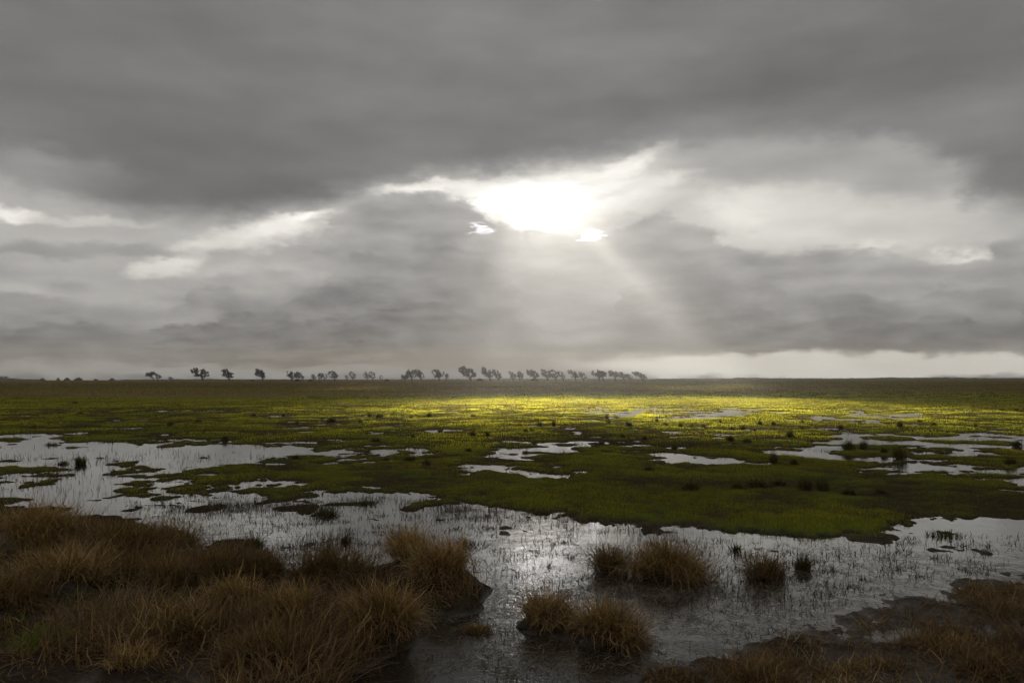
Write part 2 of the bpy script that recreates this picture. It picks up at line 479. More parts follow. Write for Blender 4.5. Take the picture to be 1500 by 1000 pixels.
# ------------------------------------------------------------------ ground and water
def green_amount(x, y):
    """1 on the grazed pasture, 0 on mud, dead grass and rough heath."""
    px, py = to_px(x, np.maximum(y, .3))
    edge = 578 + 3.0 * np.sin(px * .004) + 4 * (fbm(x * .02, y * .02, 3, 5) - .5) + np.where(px < 420, 3.0, 0)
    g = sstep(edge - 1.2, edge + 1.2, py)
    shore = np.interp(px, [-300, 0, 300, 640, 900, 1180, 1500, 1800], [735, 735, 730, 745, 765, 790, 776, 776])
    return g * (1 - sstep(shore - 6, shore + 8, py))

def build_ground():
    ys = np.arange(1080, 571.5, -1.1)
    rr = np.array([at(750, q)[1] for q in ys])
    rr = np.concatenate([[.4, .9, 1.6, 2.4, 3.1], rr[rr > 3.4], np.geomspace(rr[-1] * 1.03, 2900, 70)])
    fine = np.arange(-38, 38.01, .115)
    rest = np.arange(40, 320, 4.0)
    th = np.radians(np.concatenate([fine, rest]))
    na = len(th)
    RR, TH = np.meshgrid(rr, th, indexing='ij')
    x, y = RR * np.sin(TH), RR * np.cos(TH)
    z = height(x.ravel(), y.ravel())
    V = np.concatenate([[(0, 0, .05)], np.stack([x.ravel(), y.ravel(), z], 1)])
    k = np.arange(na); k2 = (k + 1) % na
    T = [np.stack([np.zeros(na, int), 1 + k2, 1 + k], 1)]
    i = np.arange(len(rr) - 1)[:, None] * na
    a = (1 + i + k).ravel(); b = (1 + i + k2).ravel()
    T.append(np.stack([a, b, a + na], 1)); T.append(np.stack([b, b + na, a + na], 1))
    T = np.concatenate(T)
    g = green_amount(V[:, 0], V[:, 1])
    m = bpy.data.materials.new('marsh_ground')
    N = NT(m)
    pos = N.n('ShaderNodeNewGeometry').outputs['Position']
    zz = N.n('ShaderNodeSeparateXYZ', {0: pos}).outputs[2]
    green = N.attr('green')
    n1 = N.noise(pos, .35, 5, .6); n2 = N.noise(pos, 6.0, 5, .65); n3 = N.noise(pos, 30.0, 4, .6)
    turf = N.ramp(N.math('ADD', N.math('MULTIPLY', n1, .6), N.math('MULTIPLY', n2, .4)),
                  [(.32, (.045, .036, .012)), (.47, (.055, .062, .011)), (.6, (.080, .095, .013)), (.75, (.11, .115, .018))])
    heath = N.ramp(N.math('ADD', N.math('MULTIPLY', n1, .4), N.math('MULTIPLY', n2, .6)),
                   [(.3, (.065, .050, .022)), (.5, (.115, .088, .036)), (.72, (.17, .13, .055))])
    dist = N.vmath('LENGTH', pos)
    mud = N.ramp(n3, [(.3, (.014, .011, .008)), (.7, (.045, .034, .023))])
    dry = N.mixc(N.mr(dist, 30, 60), mud, heath)
    col = N.mixc(green, dry, turf)
    wet = N.mr(N.math('ADD', zz, N.math('MULTIPLY', N.math('SUBTRACT', n2, .5), .03)), .045, .0)
    wet = N.math('MULTIPLY', wet, N.mr(dist, 70, 45))
    col = N.mixc(wet, col, mud)
    rough = N.mixf(wet, .95, N.mr(dist, 6.5, 11, .5, .9))
    bmp = N.n('ShaderNodeBump', {'Strength': .6, 'Distance': .04, 'Height': N.math('ADD', n2, N.math('MULTIPLY', n3, .5))}).outputs[0]
    bs = N.n('ShaderNodeBsdfPrincipled', {'Base Color': col, 'Roughness': rough, 'Normal': bmp, 'Specular IOR Level': N.mixf(wet, .0, N.mr(dist, 6.5, 11, .4, .0))}).outputs[0]
    N.out(bs)
    link('ground', tri_mesh('ground', V, T, {'green': g}, [m], smooth=True), kind='structure')
build_ground()

def build_water():
    m = bpy.data.materials.new('flood_water')
    N = NT(m)
    pos = N.n('ShaderNodeNewGeometry').outputs['Position']
    dist = N.vmath('LENGTH', pos)
    a = N.noise(N.vmath('MULTIPLY', pos, (1, .8, 1)), 5.0, 3, .55)
    b = N.noise(pos, 34.0, 3, .6, .8)
    hgt = N.math('ADD', N.math('MULTIPLY', a, .017), N.math('MULTIPLY', b, N.mr(dist, 9, 4.5, .0007, .0060, False)))
    bmp = N.n('ShaderNodeBump', {'Strength': 1.0, 'Distance': 1.0, 'Height': N.math('MULTIPLY', hgt, N.mr(dist, 30, 6, .10, .30, False))}).outputs[0]
    bs = N.n('ShaderNodeBsdfPrincipled', {'Base Color': (.022, .019, .014, 1), 'Roughness': .03, 'IOR': 1.36, 'Normal': bmp, 'Specular IOR Level': .5}).outputs[0]
    N.out(bs)
    n = 96
    V = [(0, 0, 0)] + [(95 * math.sin(2 * math.pi * k / n), 95 * math.cos(2 * math.pi * k / n), 0) for k in range(n)]
    T = [(0, 1 + (k + 1) % n, 1 + k) for k in range(n)]
    link('water', tri_mesh('water', V, T, mats=[m], smooth=True), kind='structure')
build_water()

# ------------------------------------------------------------------ blades
def blade_arrays(rng, base, az, tilt, bend, length, width, nseg, face=None, floor=None, wob=.25):
    N = len(base)
    pts = np.zeros((N, nseg + 1, 3)); pts[:, 0] = base
    a = az.copy()
    for k in range(nseg):
        th = tilt + bend * ((k + .5) / nseg) ** 1.25
        a = a + rng.normal(0, wob, N) * (k > 0)
        st = np.sin(th)
        step = np.stack([st * np.sin(a), st * np.cos(a), np.cos(th)], 1) * (length / nseg)[:, None]
        q = pts[:, k] + step
        if floor is not None:
            q[:, 2] = np.maximum(q[:, 2], floor + .004 + .01 * rng.random(N))
        pts[:, k + 1] = q
    fa = az + math.pi / 2 + rng.uniform(-.9, .9, N) if face is None else face
    side = np.stack([np.sin(fa), np.cos(fa), np.zeros(N)], 1)
    per = 2 * nseg + 1
    V = np.zeros((N, per, 3))
    for k in range(nseg):
        w = (width * (1 - (k / nseg) ** 1.6 * .75) * .5)[:, None]
        V[:, 2 * k] = pts[:, k] - side * w; V[:, 2 * k + 1] = pts[:, k] + side * w
    V[:, -1] = pts[:, nseg]
    t = []
    for k in range(nseg - 1):
        t += [(2 * k, 2 * k + 1, 2 * k + 2), (2 * k + 1, 2 * k + 3, 2 * k + 2)]
    t.append((2 * nseg - 2, 2 * nseg - 1, 2 * nseg))
    T = (np.array(t)[None] + (np.arange(N) * per)[:, None, None]).reshape(-1, 3)
    rnd = np.repeat(rng.random(N), per)
    return V.reshape(-1, 3), T, rnd

def blade_material(name, stops, trans=.4, spec=.25, patch=None, scale=.5, amount=.5, tcol=1.3):
    m = bpy.data.materials.new(name)
    N = NT(m)
    pos = N.n('ShaderNodeNewGeometry').outputs['Position']
    f = N.attr('rnd')
    if patch:
        f = N.math('ADD', N.math('MULTIPLY', f, 1 - amount), N.math('MULTIPLY', N.mr(N.noise(pos, scale, 4, .6), .28, .72, 0, 1, False), amount))
    col = N.ramp(f, stops)
    bs = N.n('ShaderNodeBsdfPrincipled', {'Base Color': col, 'Roughness': .65, 'Specular IOR Level': spec}).outputs[0]
    tl = N.n('ShaderNodeBsdfTranslucent', {'Color': N.vmath('MULTIPLY', col, (tcol, tcol * 1.03, tcol * .4))}).outputs[0]
    N.out(N.n('ShaderNodeMixShader', {0: trans, 1: bs, 2: tl}).outputs[0])
    return m

M_STRAW = blade_material('dead_straw', [(0, (.040, .026, .014)), (.35, (.15, .090, .042)), (.7, (.30, .195, .092)), (1, (.60, .45, .26))], .35, .1, True, .9, .28)
M_BROWN = blade_material('dead_brown', [(0, (.026, .018, .010)), (.4, (.095, .058, .028)), (.78, (.20, .128, .060)), (1, (.55, .40, .22))], .35, .1, True, .7, .35)
M_RUSH = blade_material('dark_rush', [(0, (.022, .022, .009)), (.5, (.045, .043, .015)), (1, (.12, .085, .035))], .3, .05)
M_GREEN = blade_material('green_blades', [(0, (.055, .085, .014)), (.6, (.10, .15, .024)), (1, (.2, .22, .05))], .4, .1)
M_TURF = blade_material('turf_blades', [(0, (.050, .034, .015)), (.16, (.064, .050, .018)), (.38, (.092, .082, .020)), (.8, (.19, .168, .022))], .66, 0.0, True, .3, .35, 2.9)
M_SEDGE = blade_material('sedge', [(0, (.030, .026, .011)), (.5, (.065, .048, .020)), (1, (.15, .105, .048))], .3, .03)
M_HEATH = blade_material('heath_blades', [(0, (.085, .066, .028)), (.5, (.17, .135, .055)), (1, (.28, .225, .09))], .35, .0, True, .03, .6)
M_STEM = blade_material('reed_stem', [(0, (.012, .010, .007)), (.7, (.045, .032, .016)), (1, (.15, .10, .05))], .15, .2)
M_LITTER = blade_material('wet_litter', [(0, (.02, .014, .008)), (.6, (.06, .04, .02)), (1, (.16, .11, .05))], .1, .6)
m = M_MOUND = bpy.data.materials.new('peaty_root')
_N = NT(m)
_p = _N.n('ShaderNodeTexCoord').outputs['Object']
_c = _N.ramp(_N.noise(_p, 30, 4, .6), [(.3, (.012, .009, .006)), (.7, (.04, .026, .014))])
_N.out(_N.n('ShaderNodeBsdfPrincipled', {'Base Color': _c, 'Roughness': .9, 'Normal': _N.n('ShaderNodeBump', {'Strength': .8, 'Distance': .02, 'Height': _N.noise(_p, 45, 4, .6)}).outputs[0]}).outputs[0])

rngG = np.random.default_rng(7)

def turf():
    parts = []
    bands = [(8.0, 20, 260000, .036, .0072), (20, 42, 180000, .042, .018), (42, 70, 150000, .050, .038), (70, 140, 120000, .070, .08)]
    for (d0, d1, n, hh, ww) in bands:
        d = np.sqrt(rngG.uniform(d0 ** 2, d1 ** 2, n)); a = rngG.uniform(-.74, .74, n)
        y = d; x = a * d
        g = green_amount(x, y); z = height(x, y)
        dens = fbm(x * .8, y * .8, 3, 33)
        keep = (rngG.random(n) < g) & (z > -.012) & (rngG.random(n) < .35 + 1.3 * sstep(.3, .65, dens))
        x, y, z = x[keep], y[keep], z[keep]
        k = len(x)
        tall = (.5 + 1.1 * sstep(.35, .7, fbm(x * .5, y * .5, 3, 44)) + .6 * rngG.random(k) ** 3) if d0 < 40 else .8 + .5 * fbm(x * .2, y * .2, 3, 44) + .2 * rngG.random(k)
        wet = sstep(.0, .05, z)
        L = hh * tall * (.3 + .7 * wet)
        base = np.stack([x, y, z - .004], 1)
        v_, t_, a_ = blade_arrays(rngG, base, rngG.uniform(0, 6.283, k), rngG.uniform(0, .6, k), rngG.uniform(0, .7, k), L, ww * rngG.uniform(.6, 1.3, k), 1)
        # muddy, dead margins near the waterline; greener turf on the higher ground
        hi = (.72 + .28 * sstep(11, 30, y)) * (.25 + .75 * sstep(.0, .05, z)) * (.45 + .75 * fbm(x * .12, y * .25, 4, 201))
        parts.append((v_, t_, (.38 + .34 * a_) * np.repeat(np.clip(hi, 0, 1.15), len(a_) // k)))
    join_stuff('pasture_grass', parts, M_TURF, 'short green grass covering the flat wet pasture', 'grass')

def join_stuff(name, parts, mat, label, cat):
    off = 0; V, T, A = [], [], []
    for v, t, a in parts:
        V.append(v); T.append(t + off); A.append(a); off += len(v)
    o = link(name, tri_mesh(name, np.concatenate(V), np.concatenate(T), {'rnd': np.concatenate(A)}, [mat]), kind='stuff')
    o['label'] = label; o['category'] = cat
    return o

def heath():
    n = 150000
    d = np.exp(rngG.uniform(math.log(84), math.log(1500), n)); a = rngG.uniform(-.76, .76, n)
    x, y = a * d, d
    keep = rngG.random(n) < (1 - green_amount(x, y))
    x, y, d = x[keep], y[keep], d[keep]; k = len(x)
    L = (.12 + .30 * sstep(.35, .7, fbm(x * .03, y * .03, 3, 71))) * rngG.uniform(.5, 1.3, k) * (1 + sstep(200, 600, d))
    base = np.stack([x, y, height(x, y) - .02], 1)
    p = blade_arrays(rngG, base, rngG.uniform(0, 6.283, k), rngG.uniform(0, .5, k), rngG.uniform(0, .6, k), L, .0011 * d * rngG.uniform(.6, 1.6, k), 1)
    join_stuff('rough_heath', [p], M_HEATH, 'brown rough heath and dead grass below the far trees', 'heath')

turf()
heath()

def stubble():
    """Dead stems and sedge standing in loose groups over the pasture and along its wet margin."""
    rng = np.random.default_rng(77)
    parts = []
    nc = 5200
    d = np.sqrt(rng.uniform(9.5 ** 2, 62 ** 2, nc)); a = rng.uniform(-.72, .72, nc)
    cx, cy_ = a * d, d
    z = height(cx, cy_)
    want = green_amount(cx, cy_) * (.25 + .75 * sstep(.42, .62, fbm(cx * .22, cy_ * .22, 3, 210))) + (np.abs(z) < .015) * .25
    keep = (rng.random(nc) < want) & (z > -.02)
    cx, cy_ = cx[keep], cy_[keep]
    m_ = 16
    n = len(cx) * m_
    sp_ = np.repeat(.05 + .0030 * cy_, m_)
    x = np.repeat(cx, m_) + rng.normal(0, 1, n) * sp_; y = np.repeat(cy_, m_) + rng.normal(0, 1, n) * sp_
    z = height(x, y)
    L = rng.uniform(.03, .13, n) * np.repeat(rng.uniform(.5, 1.3, len(cx)), m_)
    parts.append(blade_arrays(rng, np.stack([x, y, z - .01], 1), rng.uniform(0, 6.28, n), np.abs(rng.normal(.25, .3, n)), rng.uniform(0, 1.4, n), L, np.maximum(.004, .0006 * y) * rng.uniform(.6, 1.4, n), 2))
    join_stuff('pasture_stubble', parts, M_SEDGE, 'dull brown sedge and dead stems dotted through the pasture grass', 'sedge')
stubble()

# ------------------------------------------------------------------ tussocks
def tussock_mesh(seed, r, h, n, droop=1.0, ex=1.0, mat=None, wid=.006, upright=.0, lobes=1):
    """A mound of arching blades about r wide and h tall, with its peaty root mound."""
    rng = np.random.default_rng(seed)
    lc = np.stack([rng.uniform(-.55, .55, lobes) * r * ex, rng.uniform(-.35, .35, lobes) * r], 1) if lobes > 1 else np.zeros((1, 2))
    li = rng.integers(0, lobes, n)
    rad = np.sqrt(rng.random(n)) * r * (.78 if lobes == 1 else .52); az = rng.uniform(0, 6.283, n)
    bx = np.sin(az) * rad * ex + lc[li, 0]; by = np.cos(az) * rad + lc[li, 1]
    q = np.hypot(bx / ex, by) / r
    mound_h = h * .50
    bz = mound_h * np.clip(1 - q ** 2 * 1.1, 0, 1) - .02
    out = np.arctan2(bx, by) + rng.normal(0, .75, n)
    tilt = np.clip(.10 + .70 * q + rng.normal(0, .35, n), -.3, 1.5) * (1 - .6 * upright)
    bend = np.clip(rng.normal(1.9, .8, n) * droop, .0, 3.2)
    L = h * rng.uniform(.35, 1.15, n) * (1.05 + .25 * q)
    mat_ = rng.random(n) < .52 * (1 - upright)          # broken blades lying across the clump
    out = np.where(mat_, rng.uniform(0, 6.283, n), out)
    tilt = np.where(mat_, rng.uniform(.5, 1.6, n), tilt)
    bend = np.where(mat_, rng.normal(.2, .5, n), bend)
    bz = bz + np.where(mat_, rng.random(n) * h * .22, 0)
    V, T, A = blade_arrays(rng, np.stack([bx, by, bz], 1), out, tilt, bend, L, wid * rng.uniform(.5, 1.4, n), 5, floor=np.zeros(n), wob=.42)
    blades = tri_mesh('leaf_blades', V, T, {'rnd': A}, [mat or M_STRAW])
    # root mound
    nu, nvv = 22, 6
    mv, mt = [(0, 0, mound_h)], []
    for j in range(1, nvv + 1):
        for i in range(nu):
            a = 2 * math.pi * i / nu; rr = r * .66 * j / nvv
            wobble = 1 + .22 * math.sin(a * 3 + seed) + .12 * math.sin(a * 7 + 2 * seed)
            qq = j / nvv
            mv.append((math.sin(a) * rr * ex * wobble, math.cos(a) * rr * wobble, mound_h * (1 - qq ** 2) - .05 * qq))
    for i in range(nu):
        mt.append((0, 1 + (i + 1) % nu, 1 + i))
        for j in range(nvv - 1):
            a, b = 1 + j * nu + i, 1 + j * nu + (i + 1) % nu
            mt += [(a, b, a + nu), (b, b + nu, a + nu)]
    mound = tri_mesh('root_mound', mv, mt, mats=[M_MOUND], smooth=True)
    return blades, mound

def put_tussock(px, py, label, meshes, cat='tussock', group=None, rotz=0, scale=1.0, name='grass_tussock', sink=.02):
    x, y = at(px, py)
    z = float(height(np.array([x]), np.array([y]))[0])
    t = thing(name, (x, y, max(z, -.03) - sink), label, cat, group, rotz, scale)
    link('leaf_blades', meshes[0], t)
    if meshes[1]: link('root_mound', meshes[1], t)
    return t

def tussock(px, py, wpx, hpx, label, seed, n=900, mat=None, droop=1.0, ex=1.0, wid=.006, upright=0, lobes=1, name='grass_tussock', group=None, cat='tussock'):
    _, y = at(px, py)
    h = hpx / FPX * y * .78
    r = wpx / FPX * y * .5 / ex
    return put_tussock(px, py, label, tussock_mesh(seed, r, h, n, droop, ex, mat, wid, upright, lobes), rotz=0, name=name, group=group, cat=cat)

G1 = 'brown grass tussocks standing in and beside the flood water'
FORE = [
    # px, py, w, h, label, n, mat, droop, ex, lobes
    (975, 845, 135, 62, 'largest tawny grass tussock standing in the middle of the flood water', 2600, M_STRAW, 1.0, 1.5, 3),
    (893, 835, 58, 50, 'small brown tussock touching the left flank of the big tawny tussock in the water', 800, M_BROWN, .9, 1.0, 1),
    (1120, 845, 68, 42, 'ragged brown tussock in open water just right of the big tawny tussock', 800, M_BROWN, .8, 1.2, 1),
    (660, 868, 125, 62, 'broad brown tussock at the tip of the left bank beside the bright reflection', 2000, M_STRAW, 1.0, 1.3, 2),
    (600, 830, 62, 58, 'tall narrow brown tussock behind the broad one at the tip of the left bank', 1000, M_STRAW, .9, 1.0, 1),
    (586, 797, 44, 30, 'small brown tussock farthest out in the water off the left bank', 600, M_BROWN, .8, 1.1, 1),
    (492, 850, 118, 62, 'wide brown tussock beyond the narrow inlet in the left bank', 1800, M_BROWN, 1.0, 1.3, 2),
    (557, 945, 108, 72, 'bright straw tussock drooping like a mop over the near dark water', 2200, M_STRAW, 1.15, 1.0, 1),
    (790, 915, 110, 52, 'left half of the long humped tussock island in front of the bright reflection', 1700, M_STRAW, 1.15, 1.3, 2),
    (880, 940, 125, 66, 'right half of the long humped tussock island, tawny blades hanging to the water', 2200, M_STRAW, 1.2, 1.2, 2),
    (697, 925, 56, 22, 'low brown clump at the left foot of the long humped tussock island', 500, M_BROWN, 1.0, 1.4, 1),
    (255, 945, 120, 66, 'rounded brown tussock with a dark hollow beside the small puddle', 1700, M_BROWN, 1.1, 1.2, 1),
    (350, 905, 110, 60, 'tangled brown tussock in the middle of the left bank above the near edge', 1700, M_STRAW, 1.1, 1.2, 2),
    (445, 925, 130, 66, 'tawny tussock between the inlet and the bright mop-like tussock', 1800, M_STRAW, 1.1, 1.3, 2),
    (390, 990, 150, 70, 'shaggy brown tussock cut by the bottom of the picture, left of the dark water', 1800, M_BROWN, 1.1, 1.3, 2),
    (240, 870, 130, 55, 'brown tussock on the left bank behind the rounded one with the hollow', 1500, M_BROWN, 1.1, 1.3, 2),
    (310, 850, 100, 50, 'dark brown tussock on the left bank near the reedy shallows', 1300, M_BROWN, 1.0, 1.2, 1),
    (380, 850, 80, 44, 'brown tussock at the water edge left of the narrow inlet', 1100, M_BROWN, 1.0, 1.2, 1),
    (150, 815, 170, 60, 'broad russet tussock along the top of the left bank', 2000, M_BROWN, .9, 1.4, 2),
    (40, 800, 160, 66, 'russet tussock at the far left edge of the bank', 1800, M_STRAW, .9, 1.3, 2),
    (240, 800, 120, 46, 'russet tussock at the right shoulder of the left bank by the reeds', 1500, M_BROWN, .9, 1.3, 2),
    (90, 870, 170, 66, 'tawny tussock on the left bank above the small puddle', 1900, M_STRAW, 1.0, 1.3, 2),
    (10, 900, 110, 60, 'brown tussock at the left picture edge beside the small puddle', 1300, M_BROWN, 1.0, 1.2, 1),
    (195, 985, 90, 40, 'pale straw wisp at the near edge in front of the puddle', 500, M_STRAW, .9, 1.2, 1),
    (1110, 1005, 135, 42, 'tawny tussock at the bottom edge on the muddy shore', 1300, M_BROWN, 1.1, 1.3, 1),
    (1390, 945, 190, 20, 'flattened straw clump lying on the mud at the lower right', 1300, M_STRAW, 1.5, 1.6, 3),
    (1270, 985, 130, 30, 'low brown clump on the mud between the bottom tussock and the flattened straw', 700, M_BROWN, 1.5, 1.5, 2),
    (1470, 990, 130, 36, 'brown clump in the lower right corner of the muddy shore', 800, M_BROWN, 1.4, 1.3, 2),
    (985, 1000, 110, 26, 'thin brown clump at the bottom edge where mud meets dark water', 500, M_BROWN, 1.3, 1.4, 1),
]
for i, (a, b, w, h, lab, n, mt, dr, ex, lo) in enumerate(FORE):
    tussock(a, b, w, h, lab, 100 + i, int(n * 1.0), mt, dr, ex, .0066, 0, lo, group=G1)
tussock(68, 955, 88, 34, 'fresh green grass tuft beside the small puddle at the lower left', 301, 700, M_GREEN, .9, 1.0, .006, .2, 1, 'grass_tuft', cat='grass tuft')

G2 = 'dark rush tufts standing in the flood water'
WT = [
    (118, 679, 17, 15, 'spiky dark rush tuft in the left floodwater, right one of a pair', 220),
    (92, 679, 20, 10, 'low dark rush tuft in the left floodwater, left one of a pair', 200),
    (75, 651, 22, 8, 'flat dark rush tuft at the far edge of the left floodwater', 160),
    (165, 692, 5, 12, 'thin lone rush sprig in the left floodwater right of the pair', 30),
    (476, 754, 44, 18, 'wide spray of dark rushes in the water below the pasture', 240),
    (506, 794, 15, 21, 'upright dark rush tuft in the water before the small far-out tussock', 220),
    (677, 800, 17, 22, 'upright dark rush tuft in the water right of the tall narrow tussock', 220),
    (667, 775, 12, 12, 'tiny dark rush tuft just behind the upright one in open water', 90),
    (786, 813, 15, 13, 'tiny dark rush tuft in the bright reflection, alone', 100),
    (535, 738, 34, 10, 'low line of dark rushes close under the pasture edge', 150),
    (362, 740, 24, 8, 'dark matted rush patch below the green islets', 140),
    (392, 764, 40, 9, 'long dark matted rush patch before the wide spray of rushes', 180),
    (1176, 834, 26, 27, 'black bristly rush tuft in the water right of the ragged tussock', 300),
    (1077, 806, 16, 22, 'thin dark rush sprig behind the big tawny tussock', 100),
    (800, 760, 36, 8, 'flat dark rush patch on the islet under the pasture edge', 160),
    (945, 778, 34, 9, 'flat dark rush patch just behind the big tawny tussock', 160),
    (1265, 798, 36, 8, 'sparse dark rush line in the water at right', 120),
    (1385, 785, 70, 14, 'long dark rush hummock on the right-hand water margin', 300),
    (370, 800, 40, 22, 'dark rush tuft at the edge of the left bank among reeds', 300),
    (478, 815, 14, 40, 'tall thin dark rush sprig rising before the wide brown tussock', 90),
]
for i, (a, b, w, h, lab, n) in enumerate(WT):
    _, yy = at(a, b)
    tussock(a, b, w, h, lab, 400 + i, n, M_RUSH, .55, 1.2, max(.005, .0009 * yy), .6, 1, 'rush_tuft', G2, 'rush tuft')

# tufts dotted over the pasture: a few shapes, many copies
FIELD = [(50, 626, 8, 4), (250, 624, 12, 5), (290, 619, 12, 4), (330, 645, 12, 7), (371, 610, 12, 4), (395, 614, 6, 4), (173, 602, 8, 3), (110, 591, 12, 3), (262, 595, 7, 2), (118, 606, 9, 3),
    (415, 609, 9, 4), (435, 620, 8, 4), (485, 618, 20, 6), (528, 620, 8, 5), (541, 610, 7, 5), (556, 612, 14, 5), (577, 609, 6, 4), (589, 610, 8, 4), (602, 612, 8, 3), (629, 610, 10, 6),
    (645, 632, 11, 5), (693, 611, 11, 4), (692, 641, 13, 8), (714, 640, 9, 6), (605, 643, 6, 5), (763, 624, 6, 4), (790, 623, 12, 5), (770, 633, 9, 4), (779, 633, 10, 4), (782, 651, 12, 5),
    (432, 673, 14, 6), (625, 682, 16, 8), (565, 675, 16, 6), (600, 676, 20, 7), (550, 648, 22, 6), (770, 663, 12, 5), (686, 663, 14, 5),
    (811, 624, 8, 8), (889, 613, 9, 6), (903, 614, 6, 4), (892, 620, 8, 4), (921, 625, 14, 6), (876, 591, 5, 3), (886, 591, 6, 3), (962, 618, 6, 4), (975, 624, 14, 4), (997, 627, 9, 7),
    (1013, 627, 12, 6), (1030, 627, 12, 5), (1055, 620, 7, 4), (1072, 629, 16, 4), (1087, 631, 12, 7), (1104, 633, 12, 5), (1113, 623, 9, 6), (1133, 622, 10, 4), (911, 642, 12, 6), (945, 644, 11, 6),
    (881, 649, 12, 4), (1070, 648, 16, 8), (1095, 650, 15, 6), (1133, 681, 15, 16), (988, 658, 12, 6), (1157, 642, 14, 9), (1176, 631, 11, 5), (1175, 620, 8, 3), (1231, 628, 10, 6), (1259, 621, 7, 3),
    (1318, 627, 13, 8), (1347, 620, 8, 4), (1368, 626, 10, 5), (1429, 626, 8, 4), (1468, 603, 8, 4), (1489, 603, 8, 4), (1243, 662, 24, 12), (1265, 660, 15, 12), (1318, 673, 24, 17), (1295, 666, 14, 8),
    (1345, 662, 14, 5), (1380, 664, 30, 5), (1490, 654, 15, 9), (1163, 682, 16, 8), (1480, 682, 18, 10), (1012, 720, 34, 13), (1110, 716, 36, 13), (1080, 718, 26, 9), (1140, 712, 26, 9), (1180, 720, 26, 17),
    (1205, 722, 22, 16), (1243, 726, 26, 10), (1290, 724, 20, 8), (950, 690, 20, 6), (870, 598, 6, 3), (740, 596, 5, 3), (664, 583, 7, 2), (1195, 590, 8, 2), (1270, 596, 8, 2)]
RUSHM = []
for k in range(6):
    RUSHM.append(tussock_mesh(600 + k, .5, .5, 420, .7 + .15 * (k % 3), 1.0 + .3 * (k % 2), M_RUSH, .022, .25 + .1 * (k % 2)))
LAND = [(225, 'the double-trunked tree'), (293, 'the tall round tree'), (333, 'the drooping tree'), (381, 'the lone ragged tree'), (430, 'the pair of thin trees'), (489, 'the fan-shaped tree'),
        (541, 'the short twin trees'), (604, 'the vase-shaped tree'), (646, 'the touching pair of trees'), (686, 'the biggest dark tree'), (720, 'the swept pair of trees'), (781, 'the lone swept tree'),
        (810, 'the three merged trees'), (845, 'the thin swept pair'), (878, 'the dense flat-topped tree'), (910, 'the last merged row'), (938, 'the most bent tree')]
ROWS = [(600, 'far'), (616, 'sunlit'), (632, 'middle'), (655, 'shaded'), (700, 'near'), (800, 'nearest')]
used = {}
for i, (a, b, w, h) in enumerate(FIELD):
    x, y = at(a, b)
    row = next(nm for lim, nm in ROWS if b <= lim)
    size = 'tiny' if w < 8 else 'small' if w < 12 else 'broad' if w < 20 else 'large'
    if a < 960:
        lm = 'below ' + min(LAND, key=lambda q: abs(q[0] - a))[1] if a > 190 else 'near the left field edge'
    elif 1000 <= a <= 1180 and b < 640: lm = 'below the long bright pool'
    elif 1190 < a < 1380 and b < 640: lm = 'below the short bright pool'
    elif a >= 1380: lm = 'near the right field edge'
    elif a < 1150: lm = 'among the small central pools'
    else: lm = 'by the broken right-hand pools'
    base_l = f'{size} rush tuft on the {row} pasture {lm}'
    k = used.get(base_l, 0); used[base_l] = k + 1
    if k: base_l += ', ' + ['', 'second', 'third', 'fourth', 'fifth', 'sixth'][k] + ' of them'
    s = w / FPX * y / 1.2; sh = h / FPX * y / .5 * 1.1
    put_tussock(a, b, base_l, RUSHM[i % 6], 'rush tuft', 'dark rush tufts dotted over the pasture', rotz=i * 1.7, scale=(s, s, sh), name='rush_tuft', sink=.02)

# ------------------------------------------------------------------ dead grass, reeds, litter
def scatter(n, poly, rng, jitter=None):
    """Random ground points inside a traced outline, evenly spread over the ground."""
    P = np.array(poly, float)
    W = np.array([at(*p) for p in P])
    lo, hi = W.min(0), W.max(0)
    out = []
    got = 0
    while got < n:
        q = rng.uniform(lo, hi, (n * 2, 2))
        ins = np.zeros(len(q), bool)
        A, B = W, np.roll(W, -1, 0)
        for (x1, y1), (x2, y2) in zip(A, B):
            if y1 == y2: continue
            c = ((y1 > q[:, 1]) != (y2 > q[:, 1])) & (q[:, 0] < (x2 - x1) * (q[:, 1] - y1) / (y2 - y1) + x1)
            ins ^= c
        q = q[ins]; out.append(q); got += len(q)
    return np.concatenate(out)[:n]

